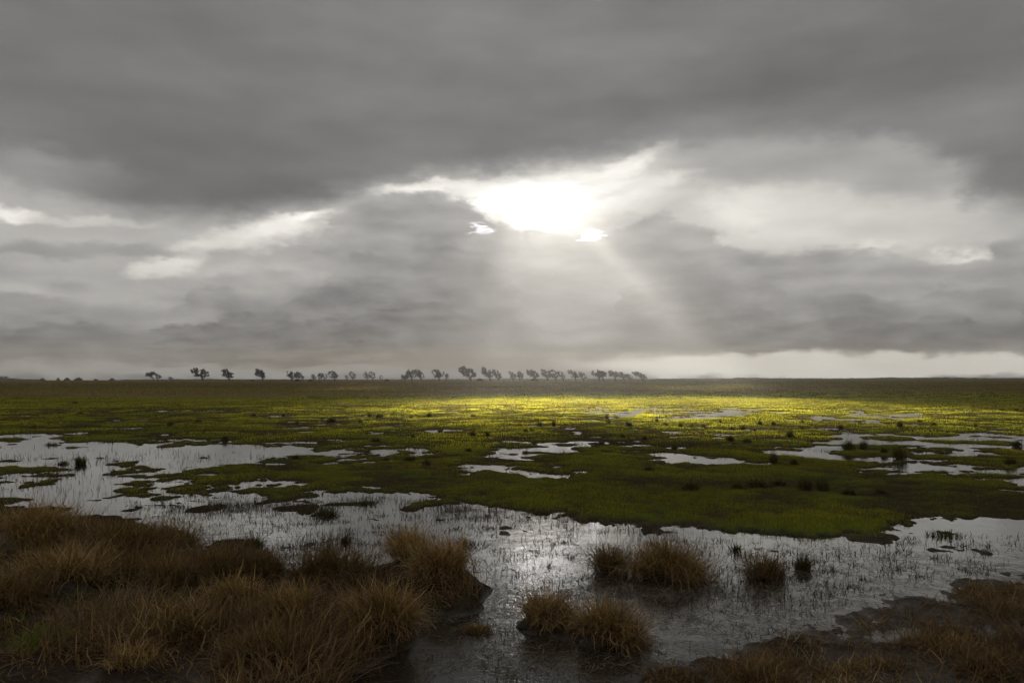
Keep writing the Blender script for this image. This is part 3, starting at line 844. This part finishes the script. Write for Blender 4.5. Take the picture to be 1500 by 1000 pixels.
def bank_grass():
    rng = np.random.default_rng(21)
    bank = [(-120, 745), (60, 752), (170, 772), (270, 792), (330, 815), (420, 838), (560, 850), (690, 862), (710, 895), (620, 905), (600, 950), (540, 985), (500, 1060), (-120, 1060)]
    q = scatter(52000, bank, rng)
    x, y = q.T
    z = height(x, y)
    d = fbm(x * 1.1, y * 1.1, 3, 91)
    keep = (z > -.01) & (rng.random(len(x)) < sstep(.36, .62, d) + .10)
    x, y, z, d = x[keep], y[keep], z[keep], d[keep]; k = len(x)
    L = (.10 + .26 * sstep(.35, .7, d)) * rng.uniform(.6, 1.3, k)
    a = fbm(x * .9, y * .9, 2, 95) * 12 + rng.normal(0, .9, k)
    p = blade_arrays(rng, np.stack([x, y, z - .01], 1), a, np.abs(rng.normal(.95, .45, k)), rng.uniform(.2, 1.9, k), L * 1.05, .0068 * rng.uniform(.5, 1.4, k), 4, floor=z, wob=.45)
    join_stuff('dead_grass', [p], M_BROWN, 'tangled dead brown grass between the tussocks of the left bank', 'grass')
    # thin green shoots among it
    q = scatter(3500, bank, rng); x, y = q.T; z = height(x, y)
    keep = (z > .0) & (fbm(x * .7, y * .7, 2, 97) > .52); x, y, z = x[keep], y[keep], z[keep]; k = len(x)
    p = blade_arrays(rng, np.stack([x, y, z - .01], 1), rng.uniform(0, 6.28, k), rng.uniform(.1, .8, k), rng.uniform(.3, 1.2, k), rng.uniform(.08, .2, k), .005 * rng.uniform(.6, 1.3, k), 3, floor=z)
    join_stuff('green_shoots', [p], M_GREEN, 'sparse green shoots among the dead grass of the left bank', 'grass')
bank_grass()

def reeds():
    rng = np.random.default_rng(31)
    parts = []
    for n, poly, lo, hi, seed in [
        (46000, [(200, 745), (350, 730), (560, 728), (820, 752), (1000, 785), (1180, 795), (1480, 785), (1500, 835), (1300, 880), (1150, 900), (980, 900), (860, 880), (720, 860), (600, 830), (420, 850), (300, 805)], .05, .17, 5),
        (7000, [(-50, 650), (400, 665), (480, 690), (330, 735), (200, 755), (-50, 725)], .06, .18, 6),
        (5000, [(600, 900), (720, 870), (960, 880), (1200, 890), (1100, 950), (900, 1000), (560, 1000)], .03, .10, 7)]:
        q = scatter(n, poly, rng); x, y = q.T
        z = height(x, y)
        cl = fbm(x * .55, y * .55, 3, 51 + seed)
        fi = fbm(x * 3, y * 3, 2, 61 + seed)
        keep = (z < .03) & (rng.random(n) < sstep(.42, .64, cl) * .9 + .07) & (rng.random(n) < sstep(.3, .6, fi) + .12)
        x, y, z = x[keep], y[keep], z[keep]; k = len(x)
        L = rng.uniform(lo, hi, k) * rng.uniform(.5, 1.2, k) - np.minimum(z, 0)
        parts.append(blade_arrays(rng, np.stack([x, y, z], 1), rng.uniform(0, 6.28, k), np.abs(rng.normal(0, .42, k)), rng.random(k) ** 2 * 2.4, L * rng.random(k) ** .4, np.maximum(.0036, .00045 * np.hypot(x, y)) * rng.uniform(.6, 1.4, k), 3, wob=.5))
    # matted sprigs of weed at the surface
    nc = 420
    q = scatter(nc, [(180, 735), (330, 722), (560, 726), (820, 750), (1000, 782), (1180, 794), (1480, 782), (1500, 830), (1250, 870), (1000, 880), (760, 850), (560, 815), (420, 830), (280, 790)], rng)
    m_ = 22
    n = nc * m_
    sz = np.repeat(.02 + .07 * rng.random(nc) ** 2, m_)
    x = np.repeat(q[:, 0], m_) + rng.normal(0, 2.0, n) * sz; y = np.repeat(q[:, 1], m_) + rng.normal(0, 1.0, n) * sz
    ok = height(x, y) < .02
    x, y, sz = x[ok], y[ok], sz[ok]; k = len(x)
    parts.append(blade_arrays(rng, np.stack([x, y, np.full(k, -.01)], 1), rng.uniform(0, 6.28, k), rng.uniform(.1, 1.5, k), rng.uniform(0, 1.0, k), rng.uniform(.03, .10, k), rng.uniform(.004, .009, k), 3, floor=np.full(k, -.004), wob=.5))
    join_stuff('reed_stems', parts, M_STEM, 'thin dead reed stems poking out of the flood water', 'reeds')
reeds()

def litter():
    rng = np.random.default_rng(41)
    parts = []
    # leaf bits floating on the water
    for n, poly in [(4500, [(560, 1000), (610, 900), (720, 860), (980, 860), (1250, 880), (1150, 950), (950, 1010)]), (5000, [(700, 790), (1000, 800), (1300, 800), (1480, 830), (1250, 890), (720, 870)])]:
        q = scatter(n, poly, rng); x, y = q.T
        keep = (height(x, y) < .02) & (rng.random(n) < sstep(.35, .65, fbm(x * 1.2, y * 1.2, 3, 77)) + .1)
        x, y = x[keep], y[keep]; k = len(x)
        a = rng.uniform(0, 6.28, k)
        parts.append(blade_arrays(rng, np.stack([x, y, np.full(k, .003)], 1), a, np.full(k, 1.5), rng.uniform(-.15, .1, k), rng.uniform(.03, .14, k), rng.uniform(.003, .007, k), 3, face=a + 1.57, floor=np.full(k, -.002), wob=.5))
    join_stuff('floating_litter', parts, M_LITTER, 'wet bits of dead reed floating on the near water', 'plant litter')
    # straw on the muddy shore
    q = scatter(30000, [(1560, 845), (1420, 862), (1300, 900), (1180, 935), (1050, 975), (930, 1010), (930, 1060), (1600, 1060)], rng); x, y = q.T
    z = height(x, y)
    c = fbm(x * 1.3, y * 1.3, 3, 83)
    keep = (z > -.005) & (rng.random(len(x)) < sstep(.42, .64, c) * .9 + .14)
    x, y, z, c = x[keep], y[keep], z[keep], c[keep]; k = len(x)
    p = blade_arrays(rng, np.stack([x, y, z], 1), rng.uniform(0, 6.28, k), rng.uniform(.5, 1.5, k), rng.uniform(.1, 1.0, k), rng.uniform(.04, .20, k), rng.uniform(.003, .006, k), 3, floor=z, wob=.5)
    join_stuff('mud_straw', [p], M_BROWN, 'broken brown straw strewn over the muddy shore', 'plant litter')
litter()

# ------------------------------------------------------------------ trees on the horizon
M_BARK = bpy.data.materials.new('dark_bark')
_N = NT(M_BARK)
_p = _N.n('ShaderNodeTexCoord').outputs['Object']
_N.out(_N.n('ShaderNodeBsdfPrincipled', {'Base Color': _N.ramp(_N.noise(_p, 6, 4, .6), [(.3, (.018, .014, .010)), (.7, (.045, .036, .026))]), 'Roughness': .9}).outputs[0])
M_TWIG = bpy.data.materials.new('bare_twigs')
_N = NT(M_TWIG)
_N.out(_N.n('ShaderNodeBsdfPrincipled', {'Base Color': _N.ramp(_N.attr('rnd'), [(0, (.014, .011, .008)), (1, (.04, .030, .018))]), 'Roughness': .9}).outputs[0])

def tube(V, T, p, q, r0, r1, n=5):
    d = q - p
    L = np.linalg.norm(d)
    if L < 1e-6: return
    d = d / L
    u = np.cross(d, (0.0, 0, 1)) if abs(d[2]) < .9 else np.cross(d, (1.0, 0, 0))
    u /= np.linalg.norm(u); w = np.cross(d, u)
    b = len(V)
    for c, r in ((p, r0), (q, r1)):
        for k in range(n):
            a = 2 * math.pi * k / n
            V.append(c + (u * math.cos(a) + w * math.sin(a)) * r)
    for k in range(n):
        a, e = b + k, b + (k + 1) % n
        T.append((a, e, a + n)); T.append((e, e + n, a + n))

def make_tree(seed, H, W, base_dx, sweep, dens, flat, label, loc, trunks=1):
    """Wind-bent bare tree: crown H tall and W wide streaming to the left of its leaning trunk."""
    rng = np.random.default_rng(seed)
    nA = int(230 * dens ** .7)
    # crown volume: domed towards the wind, trailing away to the left
    u = rng.normal(0, 1, (nA, 3)); u /= np.linalg.norm(u, axis=1)[:, None]
    rad = rng.random(nA) ** (1 / 2.2)
    A = u * rad[:, None]
    ch = H * (.80 if not flat else .70)
    C = np.stack([A[:, 0] * W * .5, A[:, 1] * W * .42, A[:, 2] * ch * .5], 1)
    C[:, 0] += -sweep * (A[:, 2]) * W * .30
    C[:, 2] += H - ch * .5 + (-C[:, 0] / W) * H * .04 * sweep
    lump = fbm(C[:, 0] / W * 4 + seed, C[:, 2] / H * 4, 2, seed)
    C = C[lump > .38]
    C = C[C[:, 2] > H * (.22 + .10 * rng.random(len(C)))]
    bx = base_dx
    nodes = []; par = []; 
    tips = []
    for s in range(trunks):
        x0 = bx + (s - (trunks - 1) / 2) * W * .26
        p = np.array([x0, 0, -.3]); nodes.append(p); par.append(-1); last = len(nodes) - 1
        lean = (-.12 - .28 * sweep) * H * .3
        for k in range(1, 5):
            p = np.array([x0 + lean * (k / 4) ** 1.3 + rng.normal(0, .04) * H * .2, rng.normal(0, .02) * H, H * .30 * k / 4])
            nodes.append(p); par.append(last); last = len(nodes) - 1
    step = H * .055; kill = step * 1.25
    alive = np.ones(len(C), bool)
    wind = np.array([-.30 * sweep, 0, .05])
    for it in range(60):
        if not alive.any(): break
        P = np.array(nodes)
        ca = C[alive]
        D = ((ca[:, None] - P[None]) ** 2).sum(2)
        near = D.argmin(1)
        for nd in np.unique(near):
            v = (ca[near == nd] - P[nd]); v /= np.linalg.norm(v, axis=1)[:, None] + 1e-9
            d = v.mean(0) + wind + rng.normal(0, .12, 3)
            d /= np.linalg.norm(d) + 1e-9
            nodes.append(P[nd] + d * step); par.append(int(nd))
        P = np.array(nodes)
        D = ((C[:, None] - P[None]) ** 2).sum(2).min(1)
        alive &= D > kill ** 2
        if len(nodes) > 900: break
    P = np.array(nodes); n = len(P)
    load = np.ones(n)
    for i in range(n - 1, -1, -1):
        if par[i] >= 0: load[par[i]] += load[i]
    rr = H * .0068 * load ** .36
    V1, T1, V2, T2 = [], [], [], []
    nt = 5 * trunks
    for i in range(n):
        if par[i] < 0: continue
        a, b = P[par[i]], P[i]
        if i < nt: tube(V1, T1, a, b, rr[par[i]] * 1.15, rr[i], 7)
        else: tube(V2, T2, a, b, min(rr[par[i]], rr[i] * 1.25), rr[i], 3)
    # fine twigs
    ends = np.where(load[:] < 8)[0]; ends = ends[ends >= nt]
    m = int(22 * dens)
    src = np.repeat(ends, m); k = len(src)
    base = P[src] + rng.normal(0, .010, (k, 3)) * H
    dv = rng.normal(0, 1, (k, 3)); dv /= np.linalg.norm(dv, axis=1)[:, None]
    dv += np.array([-.95 * sweep, 0, .30]); dv /= np.linalg.norm(dv, axis=1)[:, None]
    L = H * rng.uniform(.06, .15, k)
    sd = np.cross(dv, rng.normal(0, 1, (k, 3))); sd /= np.linalg.norm(sd, axis=1)[:, None]
    wv = (sd * (H * .0056))
    tv = np.stack([base - wv, base + wv, base + dv * L[:, None]], 1).reshape(-1, 3)
    tt = np.arange(3 * k).reshape(-1, 3) + len(V2)
    V2 = np.concatenate([np.array(V2), tv]); T2 = np.concatenate([np.array(T2), tt])
    rnd = np.concatenate([np.full(len(V2) - 3 * k, .3), np.repeat(rng.random(k), 3)])
    t = thing('bare_tree', loc, label, 'tree', 'wind-bent bare trees along the horizon')
    link('trunk', tri_mesh('trunk', V1, T1, mats=[M_BARK], smooth=True), t)
    link('crown', tri_mesh('crown', V2, T2, {'rnd': rnd}, [M_TWIG]), t)
    return t

TREES = [  # crown left, crown right, top y, trunk x, sweep, density, flat, trunks, label
    (214, 237, 544, 229, .4, 1.3, 0, 2, 'squat double-trunked tree, first of the row from the left'),
    (247, 255, 551, 253, 1.0, .5, 0, 1, 'tiny leaning sapling just right of the squat double-trunked tree'),
    (280, 307, 538, 298, .5, 1.3, 0, 1, 'tall round-crowned tree standing alone on one short trunk'),
    (325, 343, 540, 337, .5, 1.2, 0, 1, 'tree with crown drooping to the ground on its left side'),
    (373, 390, 540, 386, .7, 1.2, 0, 1, 'lone ragged tree with an overhanging left top'),
    (420, 434, 543, 428, .4, .9, 0, 1, 'thin grey tree, left one of a close group of three'),
    (431, 441, 544, 436, .4, .9, 0, 1, 'thin grey tree, middle one of a close group of three'),
    (437, 447, 545, 443, .7, .8, 0, 1, 'thin slanting tree, right one of a close group of three'),
    (455, 464, 548, 460, .3, .6, 0, 1, 'very small pale tree left of the little round one'),
    (465, 473, 547, 469, .1, 1.0, 0, 1, 'little round dark tree on a straight stem'),
    (471, 480, 546, 476, .6, .7, 0, 1, 'small swept tree touching the little round one'),
    (481, 496, 543, 491, .5, .9, 0, 1, 'fan-shaped tree with a clean V of branches'),
    (505, 512, 550, 509, .3, .6, 0, 1, 'low pale shrubby tree left of a small domed tree'),
    (511, 522, 545, 518, .4, .9, 0, 1, 'small domed tree beside the low pale shrubby one'),
    (532, 541, 545, 539, .6, .8, 0, 1, 'short twin tree, thinner left one'),
    (540, 551, 545, 547, .3, 1.2, 0, 1, 'short twin tree, darker right one'),
    (555, 562, 550, 559, .2, .7, 0, 1, 'small pale tree standing alone right of the short twins'),
    (587, 599, 548, 594, .3, 1.2, 0, 1, 'low bushy tree at the left foot of the vase-shaped tree'),
    (594, 611, 540, 604, .2, 1.0, 0, 1, 'vase-shaped tree with a broad domed crown'),
    (609, 622, 541, 618, .9, 1.0, 0, 1, 'tree bent leftwards against the vase-shaped one'),
    (633, 648, 541, 644, .4, 1.2, 0, 1, 'fuller left tree of a touching pair'),
    (647, 658, 543, 654, .3, .9, 0, 1, 'paler right tree of a touching pair'),
    (673, 698, 537, 690, .8, 2.0, 0, 1, 'biggest darkest tree, its dense crown blown leftwards'),
    (706, 722, 538, 719, .9, 1.5, 0, 1, 'tall swept tree, dark left one of two right of the biggest tree'),
    (720, 735, 541, 731, .9, 1.0, 0, 1, 'leaning thin tree, right one of two right of the biggest tree'),
    (744, 757, 544, 752, .4, .8, 0, 1, 'pale small tree, left one of two thin ones'),
    (756, 768, 544, 762, .4, .9, 0, 1, 'small tree, right one of two thin ones'),
    (772, 790, 541, 784, .9, 1.1, 0, 1, 'lone swept tree with a shrub at its foot'),
    (792, 807, 541, 803, .9, 1.0, 0, 1, 'swept tree, first of three with merged crowns'),
    (804, 819, 542, 815, .8, 1.6, 0, 1, 'darkest swept tree, middle of three with merged crowns'),
    (816, 828, 543, 826, 1.1, .7, 0, 1, 'thin slanting tree, last of three with merged crowns'),
    (833, 848, 542, 844, .9, 1.1, 0, 1, 'swept tree, darker left one of a thin pair'),
    (847, 860, 545, 855, .7, .7, 0, 1, 'faint tree, paler right one of a thin pair'),
    (866, 889, 542, 881, .4, 2.0, 1, 2, 'dense flat-topped tree with two short trunks'),
    (890, 908, 543, 902, .6, 1.2, 1, 1, 'broad flat tree right of the dense flat-topped one'),
    (906, 918, 545, 915, .9, .9, 0, 1, 'small swept tree, second last of the merged row'),
    (915, 927, 547, 923, .9, .9, 0, 1, 'lowest swept tree closing the merged row'),
    (929, 947, 544, 942, 1.5, .9, 0, 1, 'most strongly bent tree, last one on the right'),
]
for i, (xl, xr, top, tx, sw, dn, fl, tk, lab) in enumerate(TREES):
    d = 560 + 50 * vnoise(np.array([i * .7]), np.array([0.3]), 5)[0]
    if 505 < tx < 565 or 454 < tx < 480: d += 90
    xc = (xl + xr) / 2
    k = d / FPX
    x = (xc - 750) * k
    z = float(height(np.array([x]), np.array([d]))[0])
    H = (559.0 - top) * k
    make_tree(900 + i, H, (xr - xl) * k, (tx - xc) * k, sw, dn, fl, lab, (x, d, z), tk)

# low shrubs along the same bank, and the far skyline
def make_bush(seed, w, h, loc, label, name='shrub', cat='shrub', group=None):
    rng = np.random.default_rng(seed)
    n = 260
    az = rng.uniform(0, 6.283, n); r = np.sqrt(rng.random(n))
    base = np.stack([np.sin(az) * r * w * .35, np.cos(az) * r * w * .35, np.full(n, -.1)], 1)
    L = h * rng.uniform(.5, 1.1, n) * np.sqrt(1 - .6 * r ** 2)
    V, T, A = blade_arrays(rng, base, az + rng.normal(0, .4, n), .15 + .5 * r, rng.uniform(-.3, .6, n), L, np.full(n, w * .045), 3)
    stems = tri_mesh('stems', V, T, {'rnd': A}, [M_TWIG])
    k = 500
    az = rng.uniform(0, 6.283, k); r = np.sqrt(rng.random(k)); zz = rng.random(k)
    q = np.stack([np.sin(az) * r * w * .5 * (1 - .5 * zz ** 2), np.cos(az) * r * w * .5 * (1 - .5 * zz ** 2), h * zz * (1 - .35 * r)], 1)
    e1, e2 = rng.normal(0, 1, (2, k, 3)) * (.045 * w)
    tv = np.stack([q - e1, q + e1, q + e2], 1).reshape(-1, 3)
    tw = tri_mesh('twigs', tv, np.arange(3 * k).reshape(-1, 3), {'rnd': np.repeat(rng.random(k), 3)}, [M_TWIG])
    t = thing(name, loc, label, cat, group)
    link('stems', stems, t); link('twigs', tw, t)
    return t

SHRUBS = [
    (783, 556, 14, 4, 590, 'low dark shrub at the foot of the lone swept tree'),
    (703, 556, 12, 3.5, 600, 'low dark shrub between the biggest tree and the swept pair'),
    (567, 556, 9, 3, 600, 'low shrub left of the bushy tree under the vase-shaped one'),
    (455, 556, 6, 3, 600, 'tiny shrub just left of the very small pale tree'),
    (436, 556.5, 10, 3, 590, 'low dark shrub at the foot of the close group of three trees'),
    (370, 556, 6, 2.5, 600, 'tiny shrub left of the lone ragged tree'),
    (63, 555, 7, 4, 900, 'small far bush, first one right of the dark wood at the left edge'),
    (86, 555, 4, 5, 900, 'narrow far bush standing second from the dark left wood'),
    (99, 555, 9, 4.5, 900, 'far bush, left one of a close clump of two on the horizon'),
    (116, 555, 13, 4, 900, 'broad far bush, right one of a close clump of two on the horizon'),
    (141, 555, 8, 2.5, 900, 'low far bush right of the close clump of two'),
    (165, 555, 9, 3.5, 900, 'far bush nearest to the squat double-trunked tree'),
]
for i, (px, py, w, h, d, lab) in enumerate(SHRUBS):
    k = d / FPX; x = (px - 750) * k
    z = float(height(np.array([x]), np.array([d]))[0])
    make_bush(1500 + i, w * k, (h + 1.0) * k, (x, d, z), lab, group='low shrubs on the horizon')

def far_wood(name, label, segs, d, seed):
    """A far belt of trees that reads as one mass: thousands of leaf clumps on short trunks."""
    rng = np.random.default_rng(seed)
    k = d / FPX
    Vs = []
    for (x0, x1, h0, h1) in segs:
        n = int((x1 - x0) * 26)
        u = rng.random(n)
        px = x0 + (x1 - x0) * u
        H = (h0 + (h1 - h0) * u) * k * (.55 + .7 * fbm(px * .35, np.zeros(n), 3, seed))
        q = np.stack([(px - 750) * k, d + rng.uniform(-20, 20, n), H * rng.random(n) ** .8], 1)
        e1, e2 = rng.normal(0, 1, (2, n, 3)) * np.array([.9, .9, .55]) * k * .9
        Vs.append(np.stack([q - e1, q + e1, q + e2], 1).reshape(-1, 3))
    V = np.concatenate(Vs)
    o = link(name, tri_mesh(name, V, np.arange(len(V)).reshape(-1, 3), {'rnd': np.repeat(rng.random(len(V) // 3), 3)}, [M_TWIG]), kind='stuff')
    o['label'] = label; o['category'] = 'woods'

far_wood('far_woods', 'dark wooded hump on the horizon at the left edge', [(-90, -8, 12, 9.5), (-8, 6, 9.5, 6), (6, 24, 5, 2.5), (24, 60, 2, 1.6)], 1500, 11)
far_wood('far_treeline', 'thin dark line of far trees and roofs on the right horizon',
         [(960, 1075, 1.6, 1.8), (1075, 1120, 3.2, 3.0), (1120, 1200, 2.2, 2.2), (1200, 1285, 2.0, 2.4), (1285, 1330, 3.2, 3.0), (1330, 1405, 3.4, 2.8), (1405, 1620, 2.2, 2.2)], 1700, 12)
far_wood('far_hedge', 'very low hedge line on the horizon between the trees', [(180, 320, 1.2, 2.0), (320, 560, 1.6, 1.2), (560, 760, 1.2, 2.2), (760, 960, 2.0, 1.4)], 1300, 13)

# ------------------------------------------------------------------ hazy air
def haze():
    m = bpy.data.materials.new('hazy_air')
    N = NT(m)
    vol = N.n('ShaderNodeVolumePrincipled', {'Color': (.93, .93, .93, 1), 'Density': .00017, 'Anisotropy': .60}).outputs[0]
    N.out(None, vol)
    s, z0, z1 = 2950.0, -1.4, 94.0
    V = [(x, y, z) for z in (z0, z1) for x, y in ((-s, -s), (s, -s), (s, s), (-s, s))]
    F = [(0, 2, 1), (0, 3, 2), (4, 5, 6), (4, 6, 7), (0, 1, 5), (0, 5, 4), (1, 2, 6), (1, 6, 5), (2, 3, 7), (2, 7, 6), (3, 0, 4), (3, 4, 7)]
    o = link('haze', tri_mesh('haze', V, F, mats=[m]), kind='stuff')
    o['label'] = 'pale damp haze hanging over the whole marsh'; o['category'] = 'haze'
haze()
